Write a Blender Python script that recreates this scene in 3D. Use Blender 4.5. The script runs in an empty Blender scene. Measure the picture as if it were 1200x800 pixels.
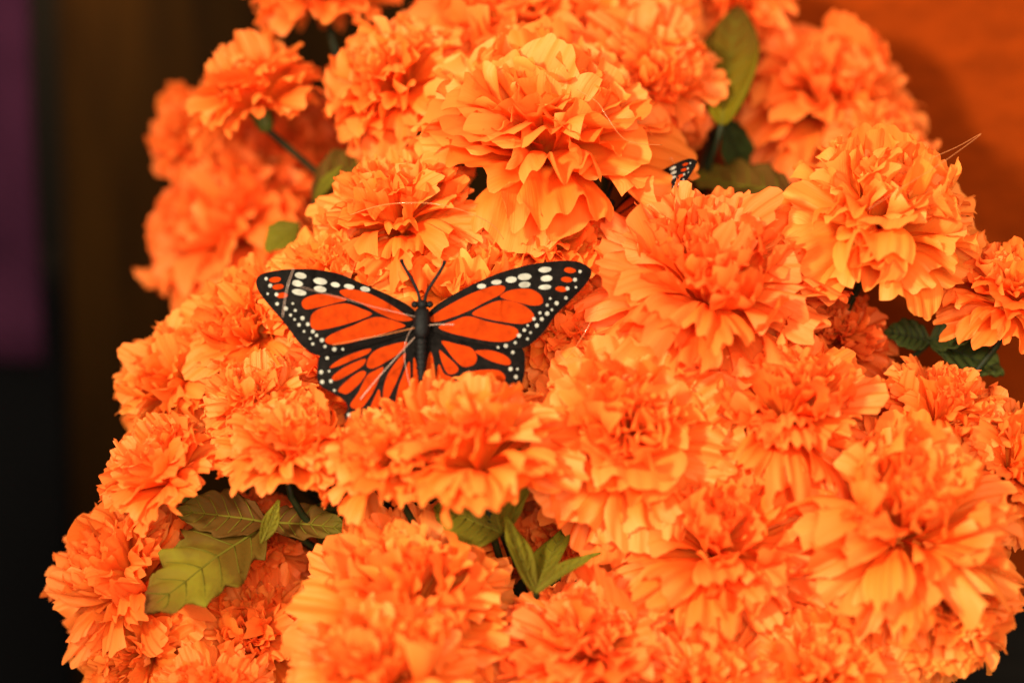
import bpy, bmesh, math, random
from mathutils import Vector, Matrix, noise
random.seed(11)
scene = bpy.context.scene
R = math.radians

# ------------------------------------------------------------------ camera
PITCH = R(12)
P0 = Vector((0, 0, 0.26))                       # point in focus, centre of the picture
FWD = Vector((0, math.cos(PITCH), -math.sin(PITCH)))
UP = Vector((0, math.sin(PITCH), math.cos(PITCH)))
RIGHT = Vector((1, 0, 0))
DIST = 1.0
CAMLOC = P0 - FWD * DIST
cam_d = bpy.data.cameras.new('camera')
cam = bpy.data.objects.new('camera', cam_d)
scene.collection.objects.link(cam)
cam.location = CAMLOC
cam.rotation_euler = (R(90) - PITCH, 0, 0)
cam_d.lens = 100
cam_d.sensor_width = 36
cam_d.clip_start = 0.05
cam_d.clip_end = 20
cam_d.dof.use_dof = True
cam_d.dof.focus_distance = 1.004
cam_d.dof.aperture_fstop = 2.5
cam_d.dof.aperture_blades = 7
scene.camera = cam

# ------------------------------------------------------------------ world, lamps, exposure
w = bpy.data.worlds.new('World')
scene.world = w
w.use_nodes = True
w.node_tree.nodes['Background'].inputs[0].default_value = (1.0, 0.76, 0.54, 1)
w.node_tree.nodes['Background'].inputs[1].default_value = 0.95
scene.view_settings.view_transform = 'Standard'
scene.view_settings.look = 'None'
scene.view_settings.gamma = 1
scene.view_settings.exposure = 0.16
scene.cycles.max_bounces = 7
scene.cycles.diffuse_bounces = 5
scene.cycles.transmission_bounces = 5
scene.cycles.glossy_bounces = 2


def lamp(name, loc, target, energy, size, color, spot=None, blend=0.5):
    d = bpy.data.lights.new(name, 'SPOT' if spot else 'AREA')
    d.energy = energy
    d.color = color
    if spot:
        d.spot_size = R(spot)
        d.spot_blend = blend
        d.shadow_soft_size = size
    else:
        d.shape = 'DISK'
        d.size = size
    o = bpy.data.objects.new(name, d)
    scene.collection.objects.link(o)
    o.location = loc
    o.rotation_euler = (Vector(target) - Vector(loc)).to_track_quat('-Z', 'Y').to_euler()
    return o


lamp('key_spotlight', (-0.78, -1.12, 0.84), (0.05, 0.0, 0.29), 178, 0.10, (1.0, 0.88, 0.66), spot=19, blend=0.35)
lamp('front_fill_lamp', (0.12, -1.45, 0.72), (0.0, 0.0, 0.26), 21, 0.55, (1.0, 0.86, 0.66))  # soft frontal fill added by the camera to flatten the shading
lamp('panel_fill_lamp', (-0.222, 0.337, 0.475), (-0.222, 0.361, 0.30), 4.2, 0.012, (1.0, 0.58, 0.22), spot=70, blend=1.0)  # unseen spot added to brighten the top of the wooden panel


# ------------------------------------------------------------------ helpers
def at(px, py, d=0.0):
    """a point of the place seen at photograph pixel px,py, d metres behind the focus point"""
    D = DIST + d
    k = 0.36 / 1200
    return CAMLOC + RIGHT * ((px - 600) * k * D) + UP * ((400 - py) * k * D) + FWD * D


def camvec(r, u, t):
    return (RIGHT * r + UP * u - FWD * t).normalized()


def link(o, parent=None):
    scene.collection.objects.link(o)
    if parent:
        o.parent = parent
    return o


def meshobj(name, verts, faces, mat, parent=None, smooth=True):
    me = bpy.data.meshes.new(name)
    me.from_pydata([tuple(v) for v in verts], [], faces)
    me.update()
    if smooth:
        me.polygons.foreach_set('use_smooth', [True] * len(me.polygons))
    me.materials.append(mat)
    return link(bpy.data.objects.new(name, me), parent)


def empty(name, loc, label, cat, group=None):
    o = bpy.data.objects.new(name, None)
    o.empty_display_size = 0.01
    o.location = loc
    link(o)
    tag(o, label, cat, group)
    return o


def tag(o, label=None, cat=None, group=None, kind=None):
    if label: o['label'] = label
    if cat: o['category'] = cat
    if group: o['group'] = group
    if kind: o['kind'] = kind
    return o


def tube_data(pts, rads, n=8, cap=True):
    verts, faces = [], []
    prev = None
    for i, p in enumerate(pts):
        a = pts[max(0, i - 1)]
        b = pts[min(len(pts) - 1, i + 1)]
        t = (b - a).normalized()
        if prev is None:
            x = t.orthogonal().normalized()
        else:
            x = (prev - t * prev.dot(t)).normalized()
        prev = x
        y = t.cross(x)
        r = rads[i] if hasattr(rads, '__len__') else rads
        for k in range(n):
            an = 2 * math.pi * k / n
            verts.append(p + x * (r * math.cos(an)) + y * (r * math.sin(an)))
    for i in range(len(pts) - 1):
        for k in range(n):
            k2 = (k + 1) % n
            faces.append((i * n + k, i * n + k2, (i + 1) * n + k2, (i + 1) * n + k))
    if cap:
        faces.append(tuple(range(n - 1, -1, -1)))
        m = (len(pts) - 1) * n
        faces.append(tuple(range(m, m + n)))
    return verts, faces


def bez(a, b, c, d, n=10):
    out = []
    for i in range(n + 1):
        t = i / n
        s = 1 - t
        out.append(a * s**3 + b * (3 * s * s * t) + c * (3 * s * t * t) + d * t**3)
    return out


def smooth_loop(pts, sub=4):
    """closed Catmull-Rom through 2D points"""
    out = []
    n = len(pts)
    for i in range(n):
        p0, p1, p2, p3 = (Vector(pts[(i + k - 1) % n]) for k in range(4))
        for j in range(sub):
            t = j / sub
            out.append(0.5 * ((2 * p1) + (p2 - p0) * t + (2 * p0 - 5 * p1 + 4 * p2 - p3) * t * t
                              + (3 * p1 - p0 - 3 * p2 + p3) * t**3))
    return out


# ------------------------------------------------------------------ materials
def new_mat(name):
    m = bpy.data.materials.new(name)
    m.use_nodes = True
    nt = m.node_tree
    nt.nodes.clear()
    out = nt.nodes.new('ShaderNodeOutputMaterial')
    return m, nt, out


def N(nt, t, **kw):
    n = nt.nodes.new(t)
    for k, v in kw.items():
        setattr(n, k, v)
    return n


def simple(name, col, rough=0.6, spec=0.3, noise_scale=None, var=0.3, bump=0.0, stretch=(1, 1, 1), metallic=0.0, col2=None, detail=6):
    m, nt, out = new_mat(name)
    b = N(nt, 'ShaderNodeBsdfPrincipled')
    b.inputs['Base Color'].default_value = (*col, 1)
    b.inputs['Roughness'].default_value = rough
    b.inputs['Specular IOR Level'].default_value = spec
    b.inputs['Metallic'].default_value = metallic
    nt.links.new(b.outputs[0], out.inputs[0])
    if noise_scale:
        tc = N(nt, 'ShaderNodeTexCoord')
        mp = N(nt, 'ShaderNodeMapping')
        mp.inputs['Scale'].default_value = stretch
        nt.links.new(tc.outputs['Object'], mp.inputs[0])
        nz = N(nt, 'ShaderNodeTexNoise')
        nz.inputs['Scale'].default_value = noise_scale
        nz.inputs['Detail'].default_value = detail
        nz.inputs['Roughness'].default_value = 0.62
        nt.links.new(mp.outputs[0], nz.inputs['Vector'])
        cr = N(nt, 'ShaderNodeValToRGB')
        c2 = col2 if col2 else tuple(c * (1 + var) for c in col)
        cr.color_ramp.elements[0].position = 0.3
        cr.color_ramp.elements[1].position = 0.72
        cr.color_ramp.elements[0].color = (*[c * (1 - var) for c in col], 1)
        cr.color_ramp.elements[1].color = (*c2, 1)
        nt.links.new(nz.outputs[0], cr.inputs[0])
        nt.links.new(cr.outputs[0], b.inputs['Base Color'])
        if bump:
            bp = N(nt, 'ShaderNodeBump')
            bp.inputs['Strength'].default_value = bump
            bp.inputs['Distance'].default_value = 0.002
            nt.links.new(nz.outputs[0], bp.inputs['Height'])
            nt.links.new(bp.outputs[0], b.inputs['Normal'])
    return m


def petal_material():
    m, nt, out = new_mat('dyed_silk_petal')
    L = nt.links.new
    tc = N(nt, 'ShaderNodeTexCoord')
    oi = N(nt, 'ShaderNodeObjectInfo')
    sep = N(nt, 'ShaderNodeSeparateXYZ')
    L(tc.outputs['UV'], sep.inputs[0])
    # streaks of dye running along the petal, different on every petal
    mp = N(nt, 'ShaderNodeMapping')
    mp.inputs['Scale'].default_value = (9, 1.6, 1)
    L(tc.outputs['UV'], mp.inputs[0])
    addv = N(nt, 'ShaderNodeVectorMath', operation='ADD')
    L(mp.outputs[0], addv.inputs[0])
    sc = N(nt, 'ShaderNodeMath', operation='MULTIPLY')
    sc.inputs[1].default_value = 57.0
    L(oi.outputs['Random'], sc.inputs[0])
    L(sc.outputs[0], addv.inputs[1])
    nz = N(nt, 'ShaderNodeTexNoise')
    nz.inputs['Scale'].default_value = 1.6
    nz.inputs['Detail'].default_value = 5
    L(addv.outputs[0], nz.inputs['Vector'])
    # dyed deeper towards the base, paler towards the cut edge
    s1 = N(nt, 'ShaderNodeMath', operation='MULTIPLY_ADD')
    s1.inputs[1].default_value = 0.55
    L(nz.outputs[0], s1.inputs[0])
    s2 = N(nt, 'ShaderNodeMath', operation='MULTIPLY_ADD')
    s2.inputs[1].default_value = 0.28
    s2.inputs[2].default_value = -0.14
    L(oi.outputs['Random'], s2.inputs[0])
    L(s2.outputs[0], s1.inputs[2])
    s3 = N(nt, 'ShaderNodeMath', operation='MULTIPLY_ADD')
    s3.inputs[1].default_value = 0.75
    L(sep.outputs['Y'], s3.inputs[0])
    L(s1.outputs[0], s3.inputs[2])
    cr = N(nt, 'ShaderNodeValToRGB')
    e = cr.color_ramp.elements
    e[0].position = 0.35
    e[0].color = (0.94, 0.168, 0.012, 1)
    e[1].position = 1.08
    e[1].color = (0.96, 0.236, 0.036, 1)
    k = e.new(0.75)
    k.color = (0.95, 0.207, 0.020, 1)
    L(s3.outputs[0], cr.inputs[0])
    mul = N(nt, 'ShaderNodeMix', data_type='RGBA', blend_type='MULTIPLY')
    mul.inputs['Factor'].default_value = 1
    L(cr.outputs[0], mul.inputs['A'])
    L(oi.outputs['Color'], mul.inputs['B'])
    # fine crinkle relief
    mp2 = N(nt, 'ShaderNodeMapping')
    mp2.inputs['Scale'].default_value = (26, 4, 1)
    L(addv.outputs[0], mp2.inputs[0])
    nz2 = N(nt, 'ShaderNodeTexNoise')
    nz2.inputs['Scale'].default_value = 0.35
    nz2.inputs['Detail'].default_value = 4
    L(mp2.outputs[0], nz2.inputs['Vector'])
    bp = N(nt, 'ShaderNodeBump')
    bp.inputs['Strength'].default_value = 0.35
    bp.inputs['Distance'].default_value = 0.0012
    L(nz2.outputs[0], bp.inputs['Height'])
    df = N(nt, 'ShaderNodeBsdfDiffuse')
    tr = N(nt, 'ShaderNodeBsdfTranslucent')
    L(mul.outputs['Result'], df.inputs[0])
    L(mul.outputs['Result'], tr.inputs[0])
    L(bp.outputs[0], df.inputs['Normal'])
    mx = N(nt, 'ShaderNodeMixShader')
    mx.inputs[0].default_value = 0.48
    L(df.outputs[0], mx.inputs[1])
    L(tr.outputs[0], mx.inputs[2])
    gl = N(nt, 'ShaderNodeBsdfGlossy')
    gl.inputs['Roughness'].default_value = 0.55
    gl.inputs['Color'].default_value = (1, 0.75, 0.45, 1)
    L(bp.outputs[0], gl.inputs['Normal'])
    mx2 = N(nt, 'ShaderNodeMixShader')
    mx2.inputs[0].default_value = 0.035
    L(mx.outputs[0], mx2.inputs[1])
    L(gl.outputs[0], mx2.inputs[2])
    L(mx2.outputs[0], out.inputs[0])
    return m


def leaf_material(name, c_a, c_b, c_c, p0=0.25):
    m, nt, out = new_mat(name)
    L = nt.links.new
    tc = N(nt, 'ShaderNodeTexCoord')
    nz = N(nt, 'ShaderNodeTexNoise')
    nz.inputs['Scale'].default_value = 55
    nz.inputs['Detail'].default_value = 5
    L(tc.outputs['Object'], nz.inputs['Vector'])
    sep = N(nt, 'ShaderNodeSeparateXYZ')
    L(tc.outputs['UV'], sep.inputs[0])
    ad = N(nt, 'ShaderNodeMath', operation='MULTIPLY_ADD')
    ad.inputs[1].default_value = 0.55
    L(nz.outputs[0], ad.inputs[0])
    ad2 = N(nt, 'ShaderNodeMath', operation='MULTIPLY')
    ad2.inputs[1].default_value = 0.6
    L(sep.outputs['Y'], ad2.inputs[0])
    L(ad2.outputs[0], ad.inputs[2])
    cr = N(nt, 'ShaderNodeValToRGB')
    e = cr.color_ramp.elements
    e[0].position = p0
    e[0].color = (*c_a, 1)
    e[1].position = 0.88
    e[1].color = (*c_c, 1)
    k = e.new(0.62)
    k.color = (*c_b, 1)
    L(ad.outputs[0], cr.inputs[0])
    b = N(nt, 'ShaderNodeBsdfPrincipled')
    b.inputs['Roughness'].default_value = 0.6
    b.inputs['Specular IOR Level'].default_value = 0.04
    L(cr.outputs[0], b.inputs['Base Color'])
    tr = N(nt, 'ShaderNodeBsdfTranslucent')
    L(cr.outputs[0], tr.inputs[0])
    mx = N(nt, 'ShaderNodeMixShader')
    mx.inputs[0].default_value = 0.2
    L(b.outputs[0], mx.inputs[1])
    L(tr.outputs[0], mx.inputs[2])
    L(mx.outputs[0], out.inputs[0])
    return m


def cloth_material(name, ca, cb, scale=1.0):
    """a twill weave: diagonal ribs plus soft colour drift"""
    m, nt, out = new_mat(name)
    L = nt.links.new
    tc = N(nt, 'ShaderNodeTexCoord')
    wv = N(nt, 'ShaderNodeTexWave', wave_type='BANDS', bands_direction='DIAGONAL')
    wv.inputs['Scale'].default_value = 90 * scale
    wv.inputs['Distortion'].default_value = 1.5
    wv.inputs['Detail'].default_value = 2
    L(tc.outputs['Object'], wv.inputs['Vector'])
    nz = N(nt, 'ShaderNodeTexNoise')
    nz.inputs['Scale'].default_value = 16
    nz.inputs['Detail'].default_value = 6
    L(tc.outputs['Object'], nz.inputs['Vector'])
    mixf = N(nt, 'ShaderNodeMath', operation='MULTIPLY_ADD')
    mixf.inputs[1].default_value = 0.35
    L(wv.outputs['Fac'], mixf.inputs[0])
    sub = N(nt, 'ShaderNodeMath', operation='MULTIPLY_ADD')
    sub.inputs[1].default_value = 1.5
    sub.inputs[2].default_value = -0.45
    L(nz.outputs[0], sub.inputs[0])
    L(sub.outputs[0], mixf.inputs[2])
    cr = N(nt, 'ShaderNodeValToRGB')
    cr.color_ramp.elements[0].color = (*ca, 1)
    cr.color_ramp.elements[1].color = (*cb, 1)
    L(mixf.outputs[0], cr.inputs[0])
    b = N(nt, 'ShaderNodeBsdfPrincipled')
    b.inputs['Roughness'].default_value = 0.9
    b.inputs['Specular IOR Level'].default_value = 0.08
    L(cr.outputs[0], b.inputs['Base Color'])
    bp = N(nt, 'ShaderNodeBump')
    bp.inputs['Strength'].default_value = 0.5
    bp.inputs['Distance'].default_value = 0.001
    L(wv.outputs['Fac'], bp.inputs['Height'])
    L(bp.outputs[0], b.inputs['Normal'])
    L(b.outputs[0], out.inputs[0])
    return m


M_PETAL = petal_material()
M_STEM = simple('dark_green_plastic_stem', (0.010, 0.014, 0.003), 0.55, 0.15, 120, 0.4)
M_CALYX = simple('green_plastic_calyx', (0.05, 0.085, 0.012), 0.5, 0.4, 90, 0.4)
M_LEAF = leaf_material('olive_silk_leaf', (0.085, 0.060, 0.006), (0.115, 0.098, 0.007), (0.15, 0.13, 0.009))
M_LEAFB = leaf_material('brown_tinted_silk_leaf', (0.08, 0.030, 0.006), (0.09, 0.045, 0.007), (0.10, 0.08, 0.010))
M_LEAFT = leaf_material('shade_brown_to_olive_leaf', (0.095, 0.050, 0.006), (0.165, 0.135, 0.010), (0.13, 0.035, 0.009), p0=0.47)  # brown towards the base paints in the shade under the blooms
M_LEAFU = leaf_material('olive_to_brown_silk_leaf', (0.12, 0.095, 0.003), (0.10, 0.055, 0.004), (0.085, 0.040, 0.005))
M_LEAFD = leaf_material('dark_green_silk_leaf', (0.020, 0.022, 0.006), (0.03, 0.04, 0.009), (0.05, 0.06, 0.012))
M_VEIN = simple('leaf_vein', (0.095, 0.080, 0.007), 0.7, 0.05)
M_BLACK = simple('black_wing_print', (0.006, 0.0048, 0.0042), 0.9, 0.05, 400, 0.5)
M_BODY = simple('black_rubber_body', (0.0035, 0.0035, 0.0035), 0.5, 0.12, 900, 0.4, 0.3)
M_CELL = simple('red_orange_wing_print', (0.27, 0.023, 0.0010), 0.9, 0.04, 260, 0.28)
M_SPOT = simple('cream_wing_print', (0.25, 0.243, 0.205), 0.85, 0.1, 300, 0.35)
M_THREAD = simple('pale_nylon_thread', (0.36, 0.24, 0.18), 0.2, 0.7)
M_THREADO = simple('orange_tinted_nylon_thread', (0.50, 0.16, 0.04), 0.15, 0.9)
M_WALL = simple('orange_plaster', (0.175, 0.0215, 0.0010), 0.9, 0.03, 60, 0.20, 0.5, (1, 1, 2.2))
M_WOOD = simple('dark_stained_wood', (0.022, 0.0088, 0.0005), 0.75, 0.06, 9, 0.6, 0.3, (9, 9, 0.8))
M_GAP = simple('near_black_backing', (0.004, 0.004, 0.004), 0.8, 0.1)
M_PURPLE = cloth_material('purple_twill', (0.018, 0.0042, 0.0135), (0.066, 0.0155, 0.042))
M_DARKCLOTH = cloth_material('black_twill', (0.0012, 0.0014, 0.0018), (0.003, 0.0033, 0.004))
M_POT = simple('dark_glazed_clay', (0.03, 0.016, 0.010), 0.35, 0.5, 30, 0.3)
M_FOAM = simple('dark_green_floral_foam', (0.016, 0.014, 0.006), 0.95, 0.05, 160, 0.4, 0.6)
M_TABLE = simple('dark_table_wood', (0.006, 0.005, 0.004), 0.8, 0.06, 12, 0.4, 0.2, (1, 10, 10))


def box(name, a, b, mat, parent=None, bevel=0.0):
    bm = bmesh.new()
    bmesh.ops.create_cube(bm, size=1)
    a, b = Vector(a), Vector(b)
    c = (a + b) / 2
    s = b - a
    for v in bm.verts:
        v.co = Vector((v.co.x * s.x, v.co.y * s.y, v.co.z * s.z)) + c
    if bevel:
        bmesh.ops.bevel(bm, geom=list(bm.edges), offset=bevel, segments=2, affect='EDGES')
    me = bpy.data.meshes.new(name)
    bm.to_mesh(me)
    bm.free()
    me.materials.append(mat)
    return link(bpy.data.objects.new(name, me), parent)


# ------------------------------------------------------------------ the setting
tag(box('floor', (-2.5, -2.5, -0.74), (2.5, 1.5, -0.70), M_TABLE), kind='structure')
tag(box('table', (-0.9, -0.35, -0.70), (0.9, 0.14, 0.0), M_TABLE, bevel=0.004), kind='structure')

# orange plaster wall close behind the bouquet, with slightly uneven trowelled face
WALL_Y = 0.165
xs = [0.045 + 0.9 * i / 90 for i in range(91)]
zs = [-0.70 + 1.7 * i / 130 for i in range(131)]
vs, fs = [], []
for z in zs:
    for x in xs:
        e = noise.noise(Vector((x * 16, 3.1, z * 22))) * 0.0016 + noise.noise(Vector((x * 55, 1.1, z * 70))) * 0.0005
        vs.append((x, WALL_Y + e, z))
nx = len(xs)
for j in range(len(zs) - 1):
    for i in range(nx - 1):
        fs.append((j * nx + i, j * nx + i + 1, (j + 1) * nx + i + 1, (j + 1) * nx + i))
nf = len(vs)
vs += [(xs[0], 0.5, -0.7), (xs[-1], 0.5, -0.7), (xs[-1], 0.5, 1.0), (xs[0], 0.5, 1.0)]
fs.append((nf + 1, nf, nf + 3, nf + 2))
fs.append(tuple([nf] + [j * nx for j in range(0, len(zs))] + [nf + 3])[::-1])
fs.append(tuple([nf + 3] + [(len(zs) - 1) * nx + i for i in range(nx)] + [nf + 2])[::-1])
wall = meshobj('wall', vs, fs, M_WALL)
tag(wall, kind='structure')

sk = box('added_dark_board', (0.05, WALL_Y - 0.022, 0.0), (0.94, WALL_Y - 0.003, 0.118), M_TABLE, bevel=0.003)  # dark board added to blacken the low corner of the wall
tag(sk, 'added dark board along the foot of the orange wall', 'dark board')

# wooden boards standing behind on the left
BACK = 0.38
yb = at(100, 400, BACK).y
x_board = at(80, 400, BACK).x
wp = empty('wooden_panel', (0, yb, 0), 'dark brown wooden panel standing behind the bouquet beside the black gap', 'panel')
bw = 0.105
for i in range(4):
    b = box('plank', (x_board + i * bw + (0.0012 if i else 0), 0, -0.7), (x_board + (i + 1) * bw - 0.0012, 0.02, 1.0), M_WOOD, wp, 0.0015)
box('gap_backing', (x_board - 0.13, 0.03, -0.7), (x_board + 4 * bw, 0.05, 1.0), M_GAP, wp)  # near-black board behind the gap beside the planks


def hanging_cloth(name, x0, x1, z0, z1, y, mat, label, cat, seed, amp=0.004):
    nxx, nzz = 46, 40
    v, f = [], []
    for j in range(nzz + 1):
        t = j / nzz
        for i in range(nxx + 1):
            s = i / nxx
            x = x0 + (x1 - x0) * s + noise.noise(Vector((0.3, t * 5, seed))) * 0.003 * (s > 0.9)
            z = z0 + (z1 - z0) * t + (noise.noise(Vector((s * 9, seed, 2))) * 0.004 * (1 - t))
            yy = y + amp * math.sin(s * 9 + seed + 0.6 * math.sin(t * 3)) + amp * 0.5 * noise.noise(Vector((s * 6, t * 3, seed)))
            v.append((x, yy, z))
    n = nxx + 1
    for j in range(nzz):
        for i in range(nxx):
            f.append((j * n + i, j * n + i + 1, (j + 1) * n + i + 1, (j + 1) * n + i))
    o = meshobj(name, v, f, mat)
    md = o.modifiers.new('thickness', 'SOLIDIFY')
    md.thickness = 0.0015
    tag(o, label, cat)
    return o


px_edge = at(50, 400, BACK - 0.05)
zc = at(30, 425, BACK - 0.05).z
hanging_cloth('purple_cloth', px_edge.x - 0.25, px_edge.x + 0.001, zc, 1.0, px_edge.y, M_PURPLE,
              'purple woven cloth hanging beside the dark wooden panel', 'cloth', 1.7)
hanging_cloth('black_cloth', px_edge.x - 0.25, px_edge.x + 0.006, -0.65, zc + 0.05, px_edge.y + 0.016, M_DARKCLOTH,
              'black woven cloth hanging below the hem of the purple cloth', 'cloth', 4.2)

# planter that carries the stems (below the picture)
CORE = Vector((0.02, 0.045, 0.10))
pl = empty('planter', (CORE.x, CORE.y, 0), 'dark glazed planter holding all the silk marigold stems', 'planter')


def lathe(name, prof, mat, parent, n=40):
    v, f = [], []
    for (r, z) in prof:
        for k in range(n):
            a = 2 * math.pi * k / n
            v.append((r * math.cos(a), r * math.sin(a), z))
    for i in range(len(prof) - 1):
        for k in range(n):
            k2 = (k + 1) % n
            f.append((i * n + k, i * n + k2, (i + 1) * n + k2, (i + 1) * n + k))
    f.append(tuple(range(n - 1, -1, -1)))
    return meshobj(name, v, f, mat, parent)


lathe('pot', [(0.055, 0.001), (0.062, 0.004), (0.085, 0.07), (0.09, 0.085), (0.094, 0.086), (0.094, 0.098), (0.086, 0.098), (0.084, 0.07), (0.05, 0.06)], M_POT, pl)
fo = lathe('floral_foam', [(0.083, 0.075)] + [(0.075 * math.cos(a * math.pi / 20), 0.095 + 0.10 * math.sin(a * math.pi / 20)) for a in range(11)], M_FOAM, pl)


# ------------------------------------------------------------------ petals
def petal_mesh(kind, seed, inner=False):
    rnd = random.Random(seed)
    if kind == 'carnation':
        W, nl, amp, nv, nu = rnd.uniform(0.36, 0.50), rnd.choice([7, 8, 9]), 0.050, 34, 10
        ruf, tip = rnd.uniform(0.05, 0.10), 0.14
    elif kind == 'marigold':
        W, nl, amp, nv, nu = rnd.uniform(0.20, 0.30), rnd.choice([2, 2, 3]), 0.060, 18, 11
        ruf, tip = rnd.uniform(0.035, 0.07), 0.16
    else:
        W, nl, amp, nv, nu = rnd.uniform(0.36, 0.54), rnd.choice([6, 7, 8]), 0.045, 32, 12
        ruf, tip = rnd.uniform(0.055, 0.10), 0.15
    ph = rnd.uniform(0, 6.28)
    p1, p2, p3 = (rnd.uniform(0, 6.28) for _ in range(3))
    k1 = rnd.uniform(3.6, 6.6) if kind == 'broad' else rnd.uniform(2.4, 4.6)
    k2 = rnd.uniform(7.0, 12.0)
    curl = rnd.uniform(-0.20, 0.12) if inner else rnd.uniform(-0.45, -0.12)
    lip = rnd.uniform(-1.0, 0.4)
    cup = rnd.uniform(-0.02, 0.16)
    cut_t = rnd.uniform(-0.6, 0.6)
    cut_d = rnd.choice([0, 0, 0.10, 0.2, 0.3])
    skew = rnd.uniform(-0.12, 0.12)
    verts, faces, uvs = [], [], []
    for i in range(nu + 1):
        s = (i / nu) ** 0.85
        for j in range(nv + 1):
            t = -1 + 2 * j / nv
            wd = W * (0.10 + 0.90 * (s ** 1.05)) * (1 - 0.20 * max(0, (s - 0.8) / 0.2) ** 2)
            lobe = abs(math.cos(nl * math.pi * t / 2 + ph)) ** 0.65
            jag = 0.35 * noise.noise(Vector((t * nl * 1.2, seed * 3.7, 0.5)))
            e = tip * (abs(t) ** 2.2) + amp * (1 - lobe + jag) + cut_d * max(0, 1 - abs(t - cut_t) * 7)
            y = s - e * s ** 4
            x = wd * t + skew * s * s
            r = ruf * (s ** 1.7)
            z = r * (math.sin(k1 * t + p1) + 0.60 * math.sin(k2 * t + p2 + 1.5 * s) * s)
            z += curl * s * s + cup * t * t * s * (W / 0.5)
            z += lip * max(0, s - 0.68) ** 2 * (1 + 0.6 * math.sin(3 * t + p3))
            z += 0.035 * s * noise.noise(Vector((x * 5 + seed, y * 5, 1.3)))
            z += 0.018 * s * noise.noise(Vector((x * 13 + seed, y * 9, 7.3)))
            verts.append((x, y, z))
            uvs.append((0.5 + t * 0.5 * (wd / W), s))
    n = nv + 1
    for i in range(nu):
        for j in range(nv):
            faces.append((i * n + j, i * n + j + 1, (i + 1) * n + j + 1, (i + 1) * n + j))
    me = bpy.data.meshes.new('petal')
    me.from_pydata(verts, [], faces)
    uvl = me.uv_layers.new(name='uv')
    for lp in me.loops:
        uvl.data[lp.index].uv = uvs[lp.vertex_index]
    me.polygons.foreach_set('use_smooth', [True] * len(me.polygons))
    me.materials.append(M_PETAL)
    me.update()
    return me


NVAR = 14
PETALS = {(k, inn): [petal_mesh(k, i + 31 * q + 211 * inn, bool(inn)) for i in range(NVAR)] for q, k in enumerate(('carnation', 'marigold', 'broad')) for inn in (0, 1)}

LAYERS = {  # angle from the flower's axis, number of petals, length
    'carnation': [(110, 9, 0.92), (97, 11, 1.0), (83, 11, 1.0), (70, 11, 0.98), (57, 11, 0.95), (44, 10, 0.91), (31, 9, 0.87), (18, 7, 0.83), (6, 4, 0.78)],
    'marigold': [(112, 12, 0.93), (99, 15, 1.0), (87, 15, 1.0), (75, 15, 1.0), (63, 15, 0.97), (51, 14, 0.94), (39, 12, 0.90), (27, 10, 0.86), (15, 7, 0.82), (5, 4, 0.78)],
    'broad': [(106, 9, 0.94), (94, 10, 1.0), (82, 10, 1.0), (70, 10, 0.97), (59, 10, 0.93), (48, 9, 0.88), (37, 8, 0.83), (26, 7, 0.78), (15, 5, 0.74), (5, 3, 0.70)],
}
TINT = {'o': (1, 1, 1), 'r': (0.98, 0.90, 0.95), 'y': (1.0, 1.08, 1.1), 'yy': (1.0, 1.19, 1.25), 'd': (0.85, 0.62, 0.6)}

# calyx and shared small meshes
def calyx_mesh():
    v, f = [], []
    prof = [(0.10, -0.42), (0.17, -0.36), (0.22, -0.2), (0.25, -0.02), (0.30, 0.05)]
    n = 15
    for q, (r, z) in enumerate(prof):
        for k in range(n):
            a = 2 * math.pi * k / n
            rr = r * (1 + (0.18 if (q == 4 and k % 3 == 0) else 0))
            v.append((rr * math.cos(a), rr * math.sin(a), z + (0.10 if (q == 4 and k % 3 == 0) else 0)))
    for i in range(len(prof) - 1):
        for k in range(n):
            k2 = (k + 1) % n
            f.append((i * n + k, i * n + k2, (i + 1) * n + k2, (i + 1) * n + k))
    f.append(tuple(range(n - 1, -1, -1)))
    me = bpy.data.meshes.new('calyx')
    me.from_pydata(v, [], f)
    me.polygons.foreach_set('use_smooth', [True] * len(f))
    me.materials.append(M_CALYX)
    return me


CALYX = calyx_mesh()
GROUP = 'silk marigolds massed in the bouquet'


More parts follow.
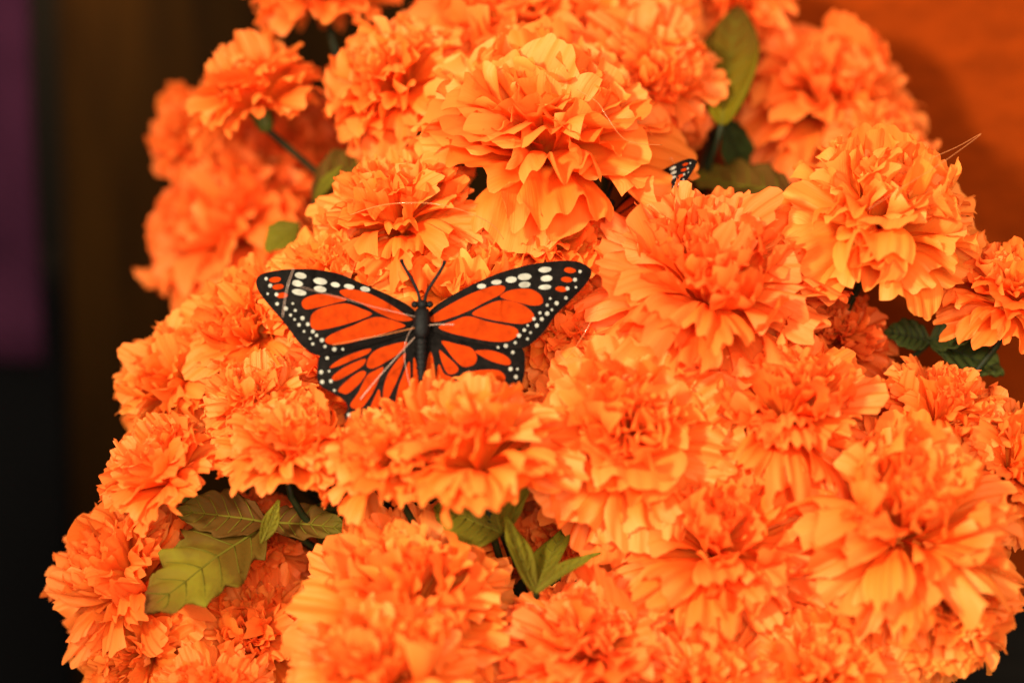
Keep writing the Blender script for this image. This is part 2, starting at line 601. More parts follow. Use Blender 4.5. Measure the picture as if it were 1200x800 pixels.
def flower(px, py, dcm, rpx, face, kind, tint, label, seed, stem_via=None, open_=1.0):
    rnd = random.Random(seed * 7 + 3)
    d = dcm / 100
    rad = rpx * 0.0003 * (DIST + d) * 1.03
    ax = camvec(*face)
    base = at(px, py, d) - ax * (rad * 0.33)
    q = ax.to_track_quat('Z', 'Y').to_matrix().to_4x4()
    spin = Matrix.Rotation(rnd.uniform(0, 6.28), 4, 'Z')
    root = empty('silk_marigold', base, label, 'flower', GROUP)
    root.rotation_euler = (q @ spin).to_euler()
    tc = TINT[tint]
    fl = rnd.uniform(0.94, 1.06)
    for li, (th, n, ln) in enumerate(LAYERS[kind]):
        off = rnd.uniform(0, 6.28)
        for k in range(n):
            phi = off + 2 * math.pi * (k + rnd.uniform(-0.28, 0.28)) / n
            theta = R(min(122, (th - 19 * min(1, th / 60)) * open_ + rnd.gauss(0, 6.5)))
            st, ct, sp, cp = math.sin(theta), math.cos(theta), math.sin(phi), math.cos(phi)
            Y = Vector((st * cp, st * sp, ct))
            Z = Vector((-ct * cp, -ct * sp, st))
            roll = Matrix.Rotation(rnd.gauss(0, 0.40), 3, Y)
            Z = roll @ Z
            if rnd.random() < 0.22 and li > 1:
                Z = -Z
            X = Y.cross(Z)
            L = rad * ln * rnd.uniform(0.88, 1.06)
            ws = L * rnd.uniform(0.88, 1.16) * rnd.choice((-1, 1))
            pos = Y * (rad * 0.04) + Vector((0, 0, rad * (0.02 + 0.012 * li)))
            m = Matrix(((X.x * ws, Y.x * L, Z.x * L, pos.x), (X.y * ws, Y.y * L, Z.y * L, pos.y),
                        (X.z * ws, Y.z * L, Z.z * L, pos.z), (0, 0, 0, 1)))
            p = bpy.data.objects.new('petal', rnd.choice(PETALS[(kind, int(th < 45))]))
            p.parent = root
            p.matrix_local = m
            h = rnd.uniform(0.90, 1.10)
            p.color = (tc[0], tc[1] * fl * h, tc[2] * h, 1)
            scene.collection.objects.link(p)
    c = bpy.data.objects.new('calyx', CALYX)
    c.parent = root
    c.scale = (rad * 0.62,) * 3
    scene.collection.objects.link(c)
    # stem down into the planter
    inv = (Matrix.Translation(base) @ root.rotation_euler.to_matrix().to_4x4()).inverted()
    a0 = base - ax * rad * 0.22
    if stem_via:
        b0 = at(*stem_via)
        end = CORE + (b0 - CORE) * 0.3
        pts = bez(a0, a0 + (b0 - a0) * 0.35, a0 + (b0 - a0) * 0.7, b0, 8)[:-1] + bez(b0, b0 + (b0 - a0) * 0.5, end, CORE, 10)
    else:
        pts = bez(a0, a0 - ax * rad * 0.9, CORE + (base - CORE) * 0.35 + FWD * 0.01, CORE + (base - CORE) * 0.05, 12)
    v, f = tube_data([inv @ p for p in pts], 0.0013, 7)
    meshobj('stem', v, f, M_STEM, root)
    return root


# px, py, cm behind focus, radius px, facing (right, up, towards), kind, tint, label
FL = [
    # --- upper rear
    (378, -30, 9, 88, (-0.1, 0.9, 0.2), 'broad', 'y', 'topmost orange marigold over the small domed bloom with bare stem'),
    (298, 108, 7.5, 80, (-0.30, 0.93, 0.12), 'carnation', 'o', 'small domed marigold on a bare dark stem against the wooden panel'),
    (222, 152, 13, 62, (-0.7, 0.5, 0.4), 'broad', 'r', 'small blurred marigold tucked behind the bloom with the bare stem'),
    (330, 180, 12.5, 95, (-0.2, 0.5, 0.8), 'broad', 'd', 'deep orange marigold in shade behind the bare dark stem'),
    (268, 266, 11.5, 118, (-0.6, 0.55, 0.55), 'broad', 'r', 'large blurred red orange marigold overhanging the dark wooden panel'),
    (458, 92, 6, 92, (-0.65, 0.65, 0.4), 'broad', 'o', 'marigold fanned sideways beside the dark gap above the bare stem'),
    (600, 30, 8, 125, (-0.05, 0.75, 0.6), 'broad', 'o', 'blurred marigold behind the wide pale marigold at the top of the bouquet'),
    (722, 20, 9, 105, (0.2, 0.8, 0.5), 'broad', 'o', 'blurred marigold behind the red orange one with drooping petals'),
    (768, 90, 6.5, 92, (0.5, 0.35, 0.75), 'broad', 'r', 'red orange marigold with drooping petals beside the upright olive leaf'),
    (636, 146, 3.5, 150, (0.05, 0.88, 0.40), 'broad', 'y', 'wide pale orange marigold with broad petals crossed by a fine thread'),
    (868, 0, 11, 66, (0.1, 0.8, 0.4), 'broad', 'r', 'marigold behind the upright olive leaf by the orange wall'),
    (972, 104, 10.5, 108, (0.25, 0.72, 0.55), 'broad', 'o', 'blurred open marigold casting its shadow on the orange wall'),
    (1040, 170, 8, 62, (0.5, 0.5, 0.5), 'broad', 'y', 'half hidden marigold showing one smooth petal against the wall shadow'),
    (900, 170, 11.5, 56, (0.0, 0.2, 0.8), 'broad', 'd', 'shaded marigold hanging low under the blurred open marigold'),
    # --- middle
    (1032, 250, 1.2, 120, (0.15, 0.80, 0.5), 'broad', 'yy', 'yellow orange marigold in front of the wall, tip of a thread above'),
    (828, 328, 0.4, 144, (0.0, 0.74, 0.62), 'marigold', 'r', 'large full coral orange marigold beside the monarch wing tip'),
    (1184, 342, 1.8, 78, (0.1, 0.92, 0.25), 'broad', 'o', 'marigold at the wall above the dark leaf gap'),
    (462, 250, 2.6, 104, (-0.35, 0.85, 0.4), 'marigold', 'o', 'marigold with fingered petals below the fallen bare stem'),
    (640, 280, 2.8, 86, (0.1, 0.7, 0.65), 'broad', 'y', 'marigold between the monarch antennae and the hidden butterfly'),
    (530, 330, 2.3, 94, (0.0, 0.95, 0.25), 'broad', 'yy', 'bright yellow orange marigold directly behind the monarch antennae'),
    (390, 330, 2.2, 88, (-0.3, 0.7, 0.6), 'marigold', 'y', 'yellow orange marigold between fingered marigold and spotted monarch wing tip'),
    (665, 385, 2.0, 80, (0.1, 0.5, 0.8), 'broad', 'o', 'marigold pressed under the monarch wing beside a thread'),
    (395, 430, 1.8, 80, (-0.1, 0.4, 0.85), 'broad', 'r', 'red orange marigold under the monarch lower wing'),
    (545, 420, 2.5, 88, (0.0, 0.4, 0.85), 'broad', 'r', 'red orange marigold underneath the monarch body'),
    (292, 385, 3.4, 92, (-0.4, 0.55, 0.7), 'marigold', 'o', 'marigold beside the outer edge of the monarch wing, towards the dark panel'),
    (205, 440, 4.5, 88, (-0.65, 0.6, 0.45), 'marigold', 'y', 'yellow edged marigold overhanging the panel above two serrated small blooms'),
    (978, 392, 3.4, 66, (0.0, 0.6, 0.6), 'broad', 'd', 'shaded marigold deep below the yellow orange bloom'),
    # --- left front
    (304, 474, 0.4, 72, (-0.3, 0.85, 0.4), 'carnation', 'o', 'small serrated marigold behind its twin and below the monarch wing'),
    (340, 520, -1.2, 80, (0.08, 0.93, 0.28), 'carnation', 'o', 'small serrated marigold above the stem with brown leaves'),
    (192, 548, 0.3, 80, (-0.50, 0.80, 0.25), 'carnation', 'o', 'small serrated marigold with thick dark stem above the green tipped leaf'),
    (146, 672, 2.4, 108, (-0.66, 0.5, 0.5), 'marigold', 'y', 'large marigold overhanging the black background beside the green tipped leaf'),
    (165, 768, 2.6, 96, (-0.6, 0.1, 0.75), 'marigold', 'y', 'drooping marigold at the foot of the large overhanging bloom'),
    (298, 742, 1.6, 86, (-0.1, 0.4, 0.85), 'marigold', 'o', 'narrow marigold squeezed below the tip of the green leaf'),
    (300, 640, 2.6, 70, (0.0, 0.4, 0.8), 'broad', 'd', 'shaded marigold seen behind the green tipped leaf'),
    # --- centre front
    (560, 522, -2.2, 114, (-0.14, 0.95, 0.2), 'carnation', 'o', 'wide serrated marigold covering the lower wing tips of the monarch'),
    (450, 532, -2.2, 78, (-0.3, 0.9, 0.25), 'carnation', 'o', 'side lobe marigold by the black tail of the monarch wing'),
    (742, 505, -1.4, 128, (0.05, 0.42, 0.88), 'broad', 'o', 'large open marigold with smooth outer petals between leaves and coral bloom'),
    (620, 650, 3.0, 78, (0.0, 0.4, 0.8), 'broad', 'd', 'shaded marigold deep behind the split olive leaf'),
    (682, 620, 2.2, 62, (0.1, 0.5, 0.8), 'broad', 'r', 'small marigold behind the split olive leaf'),
    (922, 478, -0.6, 118, (0.0, 0.78, 0.58), 'marigold', 'o', 'full marigold below the coral bloom and above the great domed one'),
    (1100, 486, 0.8, 88, (0.2, 0.8, 0.45), 'marigold', 'o', 'marigold edging the dark leaf gap by the wall'),
    (1192, 545, 0.6, 92, (0.5, 0.55, 0.6), 'marigold', 'o', 'marigold on the wall side of the great domed bloom'),
    (478, 702, -1.7, 140, (-0.05, 0.80, 0.55), 'marigold', 'y', 'large full marigold below the olive leaves and serrated bloom'),
    (450, 788, -4.2, 118, (-0.05, 0.75, 0.6), 'marigold', 'y', 'blurred marigold in front of and below the large full bloom'),
    (690, 758, -2.4, 114, (0.05, 0.80, 0.55), 'broad', 'r', 'coral marigold below the dark red hole and split olive leaf'),
    (838, 634, -1.2, 134, (0.0, 0.66, 0.75), 'marigold', 'o', 'marigold with a dark hole at its heart'),
    (1062, 606, -1.8, 146, (0.18, 0.74, 0.66), 'marigold', 'y', 'great domed yellow orange marigold standing out from the others'),
    (1105, 705, -1.6, 98, (0.35, 0.1, 0.9), 'broad', 'y', 'marigold with yellow rimmed petals below the great domed bloom'),
    (968, 790, -2.6, 100, (0.1, 0.6, 0.75), 'broad', 'o', 'marigold below the great domed bloom, beside the yellow rimmed petals'),
    (835, 805, -3.0, 98, (0.0, 0.7, 0.7), 'broad', 'o', 'marigold directly below the one with the dark hole'),
    (245, 822, -0.5, 80, (-0.3, 0.5, 0.75), 'marigold', 'o', 'lowest marigold between the drooping bloom and the narrow squeezed bloom'),
]
STEMS = {1: (385, 214, 0.085), 29: (304, 604, 0.01)}
for i, f_ in enumerate(FL):
    flower(*f_, seed=i + 1 + (100 if i == 9 else 0), stem_via=STEMS.get(i), open_=0.78 if f_[5] == 'carnation' else (0.86 if i in (9, 14, 16) else 1.0))


# ------------------------------------------------------------------ leaves
def leaf_blade(root, base, tip, normal, width, mat, seed, teeth=6, fold=0.25, droop=0.15, notch=0.10):
    """a lobed silk leaf with pleated side veins; a child mesh in the root's (unrotated) space"""
    rnd = random.Random(seed)
    o0 = root.location
    Y = tip - base
    L = Y.length
    Y.normalize()
    Z = (normal - Y * normal.dot(Y)).normalized()
    X = Y.cross(Z)
    nu, nv = 30, 16
    verts, faces, uvs = [], [], []
    ph = rnd.uniform(0, 1)
    for i in range(nu + 1):
        s = i / nu
        prof = (math.sin(math.pi * min(1, s ** 0.85)) ** 0.75) * (1 - 0.15 * s) if 0 < s < 1 else 0.02
        for j in range(nv + 1):
            t = -1 + 2 * j / nv
            saw = ((s * teeth + ph + 0.13 * (t > 0)) % 1.0)
            wd = width * 0.5 * max(0.02, prof) * (1 - notch * 1.6 * (1 - saw) * abs(t) ** 2.5)
            x = wd * t
            y = s * L + abs(t) * 0.10 * width * (prof - 0.2)
            z = fold * abs(x) - droop * L * s * s + 0.042 * width * math.sin((s * teeth * 1.5 - abs(t) * 1.4) * 2 * math.pi) * abs(t) ** 0.6
            z += 0.03 * width * noise.noise(Vector((x * 60, y * 60, seed)))
            verts.append(base + X * x + Y * y + Z * z - o0)
            uvs.append((0.5 + 0.5 * t, s))
    n = nv + 1
    for i in range(nu):
        for j in range(nv):
            faces.append((i * n + j, i * n + j + 1, (i + 1) * n + j + 1, (i + 1) * n + j))
    o = meshobj('leaf', verts, faces, mat, root)
    uvl = o.data.uv_layers.new(name='uv')
    for lp in o.data.loops:
        uvl.data[lp.index].uv = uvs[lp.vertex_index]
    md = o.modifiers.new('thickness', 'SOLIDIFY')
    md.thickness = 0.0004
    # midrib and side veins as a sub-part
    mid = [Vector(verts[i * n + nv // 2]) + Z * 0.0001 for i in range(0, nu, 3)]
    v, f = tube_data(mid, [0.0006 * (1 - 0.8 * k / len(mid)) for k in range(len(mid))], 6)
    for k in range(4, nu - 5, 4):
        for sg in (-1, 1):
            pts = [Vector(verts[min(nu, k + q) * n + nv // 2 + sg * 2 * q]) + Z * 0.0001 for q in range(0, 4)]
            v2, f2 = tube_data(pts, [0.00030, 0.00026, 0.00020, 0.00012], 5)
            f += [tuple(a + len(v) for a in fc) for fc in f2]
            v += v2
    meshobj('veins', v, f, M_STEM if mat is M_LEAFD else M_VEIN, o)
    return o


def sprig(base, label, leaves, stem_end=None, seed=1, group=None):
    root = empty('leaf_sprig', base, label, 'leaf', group)
    for k, (b, t, nrm, wpx, mat, kw) in enumerate(leaves):
        leaf_blade(root, b, t, nrm, wpx * 0.0003, mat, seed * 13 + k, **kw)
    end = stem_end or CORE
    pts = bez(base, base + (end - base) * 0.15 + FWD * 0.045, base + (end - base) * 0.6, end, 8)
    v, f = tube_data([p - base for p in pts], 0.0011, 7)
    meshobj('stem', v, f, M_STEM, root)
    return root


b = at(312, 612, 0.002)
sprig(b, 'brown and green tipped leaf under the serrated bloom with the thick dark stem',
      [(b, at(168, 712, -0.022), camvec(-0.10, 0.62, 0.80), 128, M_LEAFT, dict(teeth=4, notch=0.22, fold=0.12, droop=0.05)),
       (b, at(206, 592, -0.004), camvec(-0.1, 0.5, 0.85), 70, M_LEAFB, dict(teeth=3)),
       (b, at(408, 612, -0.004), camvec(0.1, 0.6, 0.8), 56, M_LEAFB, dict(teeth=3)),
       (at(306, 636, -0.012), at(328, 588, -0.014), camvec(0.4, 0.2, 0.9), 20, M_LEAF, dict(teeth=1, notch=0))], seed=3)
b = at(588, 624, -0.016)
sprig(b, 'olive leaves rising under the wide serrated bloom',
      [(b, at(608, 508, -0.022), camvec(-0.4, 0.2, 0.9), 56, M_LEAF, dict(teeth=3, notch=0.05)),
       (b, at(512, 590, -0.020), camvec(-0.1, 0.5, 0.85), 84, M_LEAF, dict(teeth=3, notch=0.05)),
       (b, at(562, 536, -0.020), camvec(-0.3, 0.2, 0.9), 64, M_LEAF, dict(teeth=2, notch=0.05)),
       (at(572, 626, -0.010), at(552, 596, -0.016), camvec(-0.2, 0.3, 0.9), 12, M_LEAF, dict(teeth=1, notch=0))], seed=5)
b = at(628, 694, -0.026)
sprig(b, 'split olive leaf pair with pointed tips beside the large open marigold',
      [(b, at(588, 606, -0.022), camvec(0.75, 0.1, 0.6), 38, M_LEAF, dict(teeth=1, notch=0, droop=-0.05)),
       (b, at(660, 604, -0.004), camvec(-0.5, 0.4, 0.7), 44, M_LEAF, dict(teeth=1, notch=0)),
       (b, at(692, 634, -0.026), camvec(-0.5, 0.7, 0.5), 26, M_LEAF, dict(teeth=1, notch=0, droop=0.25))], seed=7)
b = at(846, 146, 0.062)
sprig(b, 'upright olive leaf between blurred marigolds near the orange wall',
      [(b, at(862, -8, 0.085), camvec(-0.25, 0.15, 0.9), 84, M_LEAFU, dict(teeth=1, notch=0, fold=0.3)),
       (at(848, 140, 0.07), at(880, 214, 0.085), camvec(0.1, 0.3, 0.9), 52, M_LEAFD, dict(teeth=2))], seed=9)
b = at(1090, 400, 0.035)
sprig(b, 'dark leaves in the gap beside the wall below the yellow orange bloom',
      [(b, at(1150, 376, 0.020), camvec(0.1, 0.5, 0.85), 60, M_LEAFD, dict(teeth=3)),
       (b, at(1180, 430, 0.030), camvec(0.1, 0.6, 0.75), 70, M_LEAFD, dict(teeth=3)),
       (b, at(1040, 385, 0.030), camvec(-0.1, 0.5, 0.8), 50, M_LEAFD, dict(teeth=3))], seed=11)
b = at(368, 236, 0.07)
sprig(b, 'small olive leaves where the bare stem meets the fingered marigold',
      [(b, at(392, 196, 0.055), camvec(-0.2, 0.3, 0.9), 18, M_LEAF, dict(teeth=1, notch=0)),
       (at(350, 262, 0.07), at(310, 290, 0.065), camvec(-0.1, 0.6, 0.8), 50, M_LEAF, dict(teeth=2)),
       (b, at(440, 168, 0.078), camvec(0.1, 0.4, 0.9), 70, M_LEAFB, dict(teeth=2))], seed=13)
b = at(404, 575, 0.012)
sprig(b, 'dark leaves between the two serrated blooms under the monarch tail',
      [(b, at(376, 548, 0.0), camvec(-0.3, 0.5, 0.8), 28, M_LEAFD, dict(teeth=2)),
       (b, at(420, 592, 0.0), camvec(0.1, 0.6, 0.8), 22, M_LEAF, dict(teeth=2)),
       (b, at(372, 640, 0.014), camvec(0.1, 0.6, 0.8), 50, M_LEAFD, dict(teeth=3))], seed=15)
b = at(930, 232, 0.05)
sprig(b, 'dark green leaf tip between the coral bloom and the yellow orange bloom',
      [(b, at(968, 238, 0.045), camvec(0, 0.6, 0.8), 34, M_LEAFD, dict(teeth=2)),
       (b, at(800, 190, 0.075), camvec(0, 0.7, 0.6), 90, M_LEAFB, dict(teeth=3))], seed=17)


# ------------------------------------------------------------------ monarch butterflies
Z0, ZS = 280, 2.727      # wing outlines were measured in an enlargement: 280 px origin, 2.727 times


def zp(p):
    return (Z0 + p[0] / ZS, 280 + p[1] / ZS)


LF = [(572, 248), (545, 215), (480, 180), (400, 145), (320, 112), (240, 98), (160, 97), (100, 105), (65, 118), (55, 140), (65, 170), (95, 210), (130, 250), (165, 295), (195, 335), (225, 360), (255, 372), (300, 370), (360, 357), (430, 337), (500, 315), (565, 290)]
RF = [(600, 245), (640, 205), (700, 170), (780, 130), (860, 100), (940, 80), (1020, 70), (1080, 72), (1115, 88), (1127, 105), (1118, 130), (1090, 165), (1050, 205), (1010, 245), (980, 290), (945, 325), (910, 348), (860, 352), (800, 342), (720, 328), (660, 310), (605, 285)]
LH = [(575, 275), (500, 305), (400, 338), (300, 358), (262, 368), (252, 400), (250, 440), (262, 470), (300, 492), (335, 515), (348, 540), (338, 565), (350, 592), (385, 600), (440, 610), (500, 600), (550, 560), (578, 510), (584, 440)]
RH = [(600, 275), (640, 295), (720, 318), (850, 342), (905, 350), (915, 395), (908, 450), (885, 490), (830, 530), (760, 570), (690, 590), (640, 560), (606, 510), (590, 440)]
LF_CELLS = [
    [(200, 205), (215, 187), (260, 176), (320, 183), (345, 194), (310, 204), (250, 219), (213, 224)],
    [(228, 265), (236, 237), (272, 218), (340, 206), (395, 224), (425, 240), (380, 260), (320, 278), (260, 290), (235, 285)],
    [(275, 322), (302, 301), (362, 277), (430, 250), (480, 256), (532, 276), (500, 290), (420, 314), (340, 334), (290, 336)],
    [(322, 166), (360, 160), (420, 176), (480, 207), (530, 240), (555, 258), (510, 262), (450, 238), (390, 206), (340, 186)]]
RF_CELLS = [
    [(835, 181), (870, 163), (930, 160), (965, 180), (970, 205), (940, 213), (890, 202), (850, 192)],
    [(745, 238), (790, 211), (840, 196), (900, 207), (938, 235), (940, 258), (905, 271), (840, 264), (780, 252)],
    [(638, 281), (690, 259), (735, 247), (800, 265), (878, 281), (892, 304), (860, 326), (800, 326), (730, 313), (670, 298)],
    [(608, 256), (640, 230), (700, 195), (760, 167), (820, 149), (850, 153), (840, 174), (790, 200), (730, 231), (670, 254), (625, 265)]]
LH_CELLS = [
    [(290, 410), (320, 386), (370, 363), (420, 350), (412, 366), (360, 388), (310, 408)],
    [(297, 442), (328, 415), (378, 390), (405, 383), (396, 404), (352, 432), (312, 452)],
    [(408, 405), (420, 371), (455, 347), (535, 328), (518, 360), (472, 391), (430, 413)],
    [(318, 482), (345, 452), (388, 423), (406, 428), (388, 458), (350, 492), (330, 492)],
    [(356, 528), (382, 490), (408, 438), (438, 418), (462, 410), (448, 445), (428, 490), (392, 540), (368, 542)],
    [(460, 500), (472, 440), (508, 385), (533, 365), (522, 410), (498, 468), (474, 512)],
    [(415, 550), (436, 500), (448, 480), (452, 520), (436, 570), (418, 575)],
    [(500, 545), (508, 480), (532, 415), (545, 392), (548, 440), (545, 500), (530, 550)],
    [(555, 520), (556, 440), (558, 380), (568, 400), (574, 450), (570, 510)]]
RH_CELLS = [
    [(648, 325), (700, 336), (742, 348), (760, 375), (752, 400), (718, 408), (688, 384), (662, 350)],
    [(755, 358), (800, 355), (848, 370), (868, 390), (860, 403), (812, 392), (775, 374)],
    [(640, 355), (662, 372), (700, 410), (692, 428), (668, 430), (650, 398)],
    [(592, 500), (600, 400), (612, 360), (622, 390), (624, 440), (616, 500), (604, 520)],
    [(630, 500), (632, 430), (640, 400), (656, 430), (690, 450), (690, 500), (660, 540), (640, 540)],
    [(710, 520), (712, 440), (760, 420), (830, 420), (850, 450), (800, 500), (750, 540)]]
LF_TIP = [(115, 130), (125, 153), (138, 180)]
RF_TIP = [(1058, 100), (1048, 130), (1030, 160)]
LF_OV = [(197, 117, 19, 10), (187, 142, 17, 10), (192, 170, 24, 10), (260, 135, 22, 11), (260, 160, 20, 10), (308, 146, 15, 8), (352, 152, 17, 8), (403, 160, 16, 8)]
RF_OV = [(978, 98, 21, 9), (983, 126, 19, 10), (978, 154, 21, 8), (913, 121, 22, 11), (913, 146, 19, 10), (870, 130, 18, 10), (823, 138, 17, 8), (775, 151, 15, 8)]
LF_DOT = [(87, 127), (100, 149), (92, 175), (120, 177), (122, 207), (172, 206), (150, 222), (180, 228), (165, 243), (203, 253), (178, 257), (192, 274), (220, 272), (208, 295), (236, 295), (248, 308), (228, 318), (265, 323), (236, 335), (275, 343), (305, 352), (332, 352)]
RF_DOT = [(1090, 104), (1074, 130), (1077, 154), (1050, 158), (1045, 188), (995, 190), (1015, 205), (985, 211), (962, 236), (985, 238), (1000, 226), (943, 255), (968, 256), (923, 276), (952, 276), (912, 291), (932, 299), (895, 308), (922, 319), (883, 331), (853, 341), (828, 346)]
LH_DOT = [(282, 380), (263, 425), (288, 422), (266, 456), (294, 454), (305, 483), (352, 562), (362, 582)]
RH_DOT = [(875, 362), (868, 415), (890, 415), (885, 440), (870, 470), (840, 500)]


def butterfly(label, to3, scale_note=1.0, full=True):
    """to3(zx, zy, h): enlargement coordinates + height above the wing plane (m) -> world"""
    org = to3(584, 300, 0)
    root = empty('monarch_butterfly', org, label, 'butterfly', None)

    def sheet(name, loop, h, mat, parent, thick=0.0, step=24):
        bm = bmesh.new()
        vs_ = [bm.verts.new((p[0], p[1], 0)) for p in loop]
        bm.faces.new(vs_)
        x0 = min(p[0] for p in loop)
        x1 = max(p[0] for p in loop)
        x = math.ceil((x0 + 1) / step) * step
        while x < x1 - 1:
            bmesh.ops.bisect_plane(bm, geom=list(bm.verts) + list(bm.edges) + list(bm.faces), plane_co=(x, 0, 0), plane_no=(1, 0, 0))
            x += step
        bmesh.ops.triangulate(bm, faces=list(bm.faces))
        for v in bm.verts:
            v.co = to3(v.co.x, v.co.y, h) - org
        for f in bm.faces:
            f.smooth = True
        bmesh.ops.recalc_face_normals(bm, faces=list(bm.faces))
        me = bpy.data.meshes.new(name)
        bm.to_mesh(me)
        bm.free()
        me.materials.append(mat)
        o = link(bpy.data.objects.new(name, me), parent)
        if thick:
            md = o.modifiers.new('thickness', 'SOLIDIFY')
            md.thickness = thick
            md.offset = 0
        return o

    def oval(cx, cy, rx, ry, rot=0.0, n=12, seed=0):
        out = []
        for k in range(n):
            a = 2 * math.pi * k / n
            rr = 1 + 0.10 * noise.noise(Vector((cx * 0.3, cy * 0.3, k * 0.9)))
            x, y = rx * rr * math.cos(a), ry * rr * math.sin(a)
            out.append((cx + x * math.cos(rot) - y * math.sin(rot), cy + x * math.sin(rot) + y * math.cos(rot)))
        return out

    for (nm, outline, cells, tips, ovs, dots, h, sgn) in (
            ('hindwing', LH, LH_CELLS, [], [], LH_DOT, -0.0007, -1), ('hindwing', RH, RH_CELLS, [], [], RH_DOT, -0.0007, 1),
            ('forewing', LF, LF_CELLS, LF_TIP, LF_OV, LF_DOT, 0.0, -1), ('forewing', RF, RF_CELLS, RF_TIP, RF_OV, RF_DOT, 0.0, 1)):
        wing = sheet(nm, smooth_loop(outline, 4), h, M_BLACK, root, 0.0003)
        for c in cells:
            sheet('orange_cell', smooth_loop(c, 5), h + 0.00028, M_CELL, wing)
        for (x, y) in tips:
            sheet('orange_spot', oval(x, y, 19, 9, 0.1 * sgn), h + 0.00028, M_CELL, wing)
        for (x, y, a, b_) in ovs:
            sheet('white_spot', oval(x, y, a, b_, -0.12 * sgn + 0.05), h + 0.00030, M_SPOT, wing)
        for k, (x, y) in enumerate(dots):
            r_ = 5.5 + 1.5 * math.sin(k * 2.3)
            sheet('white_dot', oval(x, y, r_, r_, 0, 9), h + 0.00030, M_SPOT, wing)
    # body
    def ring_body(name, prof, parent):
        pts = [to3(x, y, 0.0022) - org for (x, y, r_) in prof]
        v, f = tube_data(pts, [r_ / ZS * 0.0003 for (_, _, r_) in prof], 14)
        return meshobj(name, v, f, M_BODY, parent)

    ring_body('thorax', [(586, 222, 14), (586, 226, 20), (586, 236, 24), (585, 255, 27), (584, 280, 28), (583, 300, 26), (583, 314, 19), (583, 320, 14)], root)
    ab = [(583, 316, 12)]
    y, wd = 320, 18.5
    for k in range(8):
        hgt = 16.5
        for q, m in ((0.08, 0.86), (0.3, 1.0), (0.7, 1.0), (0.92, 0.86)):
            ab.append((583 - 0.5 * k / 8, y + hgt * q, wd * m))
        y += hgt
        wd *= 0.965 if k < 5 else 0.82
    ab.append((582, y + 4, 3))
    ring_body('abdomen', ab, root)
    head = ring_body('head', [(586, 196, 7), (586, 199, 14), (586, 206, 18), (586, 214, 17), (586, 221, 13), (586, 224, 9)], root)
    for ex in (562, 610):
        bm = bmesh.new()
        bmesh.ops.create_uvsphere(bm, u_segments=12, v_segments=8, radius=11 / ZS * 0.0003)
        c = to3(ex, 209, 0.0024) - org
        for v in bm.verts:
            v.co += c
        me = bpy.data.meshes.new('eye')
        for f in bm.faces:
            f.smooth = True
        bm.to_mesh(me)
        bm.free()
        me.materials.append(M_BODY)
        link(bpy.data.objects.new('eye', me), head)
    for pts in ([(578, 200), (572, 170), (552, 128), (532, 95), (522, 76), (519, 66)], [(594, 198), (600, 172), (620, 138), (642, 105), (654, 82), (658, 70)]):
        P = [to3(x, y, 0.0026 + 0.0035 * k / 5) - org for k, (x, y) in enumerate(pts)]
        n = len(P)
        # smooth it
        S = []
        for i in range(n - 1):
            p0, p1, p2, p3 = P[max(0, i - 1)], P[i], P[i + 1], P[min(n - 1, i + 2)]
            for j in range(4):
                t = j / 4
                S.append(0.5 * ((2 * p1) + (p2 - p0) * t + (2 * p0 - 5 * p1 + 4 * p2 - p3) * t * t + (3 * p1 - p0 - 3 * p2 + p3) * t**3))
        S.append(P[-1])
        rr = [5.0 / ZS * 0.0003 * (1.0 if i < len(S) - 4 else 1.25) for i in range(len(S))]
        v, f = tube_data(S, rr, 8)
        meshobj('antenna', v, f, M_BODY, root)
    # wire that plants it among the petals
    pts = [to3(584, 285, 0.0) - org, to3(584, 300, -0.02) - org, CORE + (org - CORE) * 0.2 - org]
    v, f = tube_data(pts, 0.0005, 6)
    meshobj('wire', v, f, M_STEM, root)
    return root


BD = -0.013


def mon_main(zx, zy, h):
    px, py = zp((zx, zy))
    u = (px - 494) / 200
    # wings raised a little and bowed; upper edge leans back
    d = BD + (380 - py) * 0.00008 - 0.010 * abs(u) + 0.008 * u * u - h
    return at(px, py, d)


butterfly('monarch butterfly with spread orange and black wings resting on the marigolds', mon_main)

_c2 = at(716, 250, 0.036)
_X2 = camvec(0.82, 0.22, 0.50)
_Y2 = camvec(0.1, -0.75, 0.45)
_Y2 = (_Y2 - _X2 * _Y2.dot(_X2)).normalized()
_N2 = -_X2.cross(_Y2)


def mon_hidden(zx, zy, h):
    u, v = (zx - 584) / ZS * 0.0003 * 0.62, (zy - 250) / ZS * 0.0003 * 0.62
    return _c2 + _X2 * u + _Y2 * v + _N2 * (h + 1.2 * u * u)


butterfly('smaller monarch butterfly mostly hidden between the coral bloom and the wide pale bloom', mon_hidden)


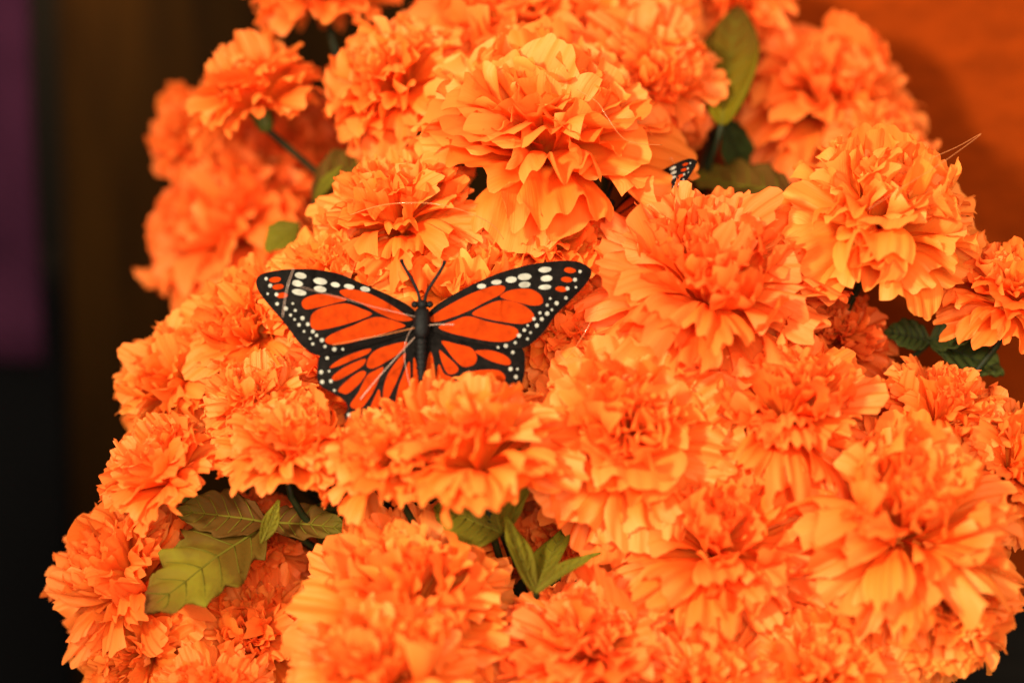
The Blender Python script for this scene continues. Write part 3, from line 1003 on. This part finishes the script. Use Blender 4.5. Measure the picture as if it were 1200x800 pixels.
# ------------------------------------------------------------------ nylon threads
def thread(pts, label, mat, r=0.00016):
    P = [at(*p) for p in pts]
    S = []
    n = len(P)
    for i in range(n - 1):
        p0, p1, p2, p3 = P[max(0, i - 1)], P[i], P[i + 1], P[min(n - 1, i + 2)]
        for j in range(8):
            t = j / 8
            S.append(0.5 * ((2 * p1) + (p2 - p0) * t + (2 * p0 - 5 * p1 + 4 * p2 - p3) * t * t + (3 * p1 - p0 - 3 * p2 + p3) * t**3))
    S.append(P[-1])
    o0 = S[0]
    v, f = tube_data([p - o0 for p in S], r, 6)
    o = meshobj('nylon_thread', v, f, mat)
    o.location = o0
    tag(o, label, 'thread', 'loose nylon threads on the bouquet')


T = BD - 0.006
thread([(487, 371, T), (440, 360, T - .002), (400, 349, T - .006), (352, 336, T - .010)], 'pale thread from the monarch thorax across the upper spotted wing', M_THREAD, 0.00008)
thread([(486, 384, T), (455, 391, T - .003), (420, 398, T - .004), (390, 404, T - .006)], 'faint thread from the monarch thorax along the lower edge of its wing', M_THREADO, 0.00012)
thread([(486, 395, T), (465, 418, T - .003), (440, 446, T - .004), (422, 468, T - .004)], 'thick pale thread running down across the monarch lower wing', M_THREAD, 0.00013)
thread([(484, 382, T), (476, 398, T - .002), (474, 420, T - .002), (479, 446, T - .002), (482, 458, T - .002)], 'curled pale thread hanging beside the monarch abdomen', M_THREAD, 0.00007)
thread([(503, 381, T), (512, 380, T - .001), (522, 380, T - .002), (532, 380, T - .002)], 'short pale thread from the monarch thorax over the wing without a thick thread', M_THREAD, 0.00013)
thread([(344, 315, T - .009), (338, 332, T - .010), (334, 350, T - .010), (331, 372, T - .010)], 'short thread lying over the spotted tip of the monarch wing', M_THREAD, 0.00012)
thread([(410, 252, 0.002), (450, 240, -0.008), (500, 238, -0.012), (540, 246, -0.010), (575, 262, -0.004), (590, 280, 0.0)], 'arched thread over the fingered marigold above the monarch', M_THREADO, 0.00013)
thread([(1018, 245, -0.026), (1060, 218, -0.022), (1105, 190, -0.012), (1150, 157, -0.004), (1122, 172, -0.006), (1090, 186, -0.010)], 'looped thread poking past the yellow orange bloom towards the wall', M_THREADO, 0.00009)
thread([(786, 185, 0.03), (797, 202, 0.032), (812, 222, 0.034)], 'short orange thread above the half hidden butterfly', M_THREADO, 0.00018)
thread([(676, 105, 0.0), (700, 120, -0.008), (712, 138, -0.01), (735, 165, -0.008), (776, 170, 0.0)], 'fine thread hanging across the wide pale marigold', M_THREADO, 0.00011)
thread([(700, 360, -0.01), (688, 385, -0.012), (672, 410, -0.01), (660, 425, -0.006)], 'faint thread beyond the monarch wing edge', M_THREADO, 0.00011)
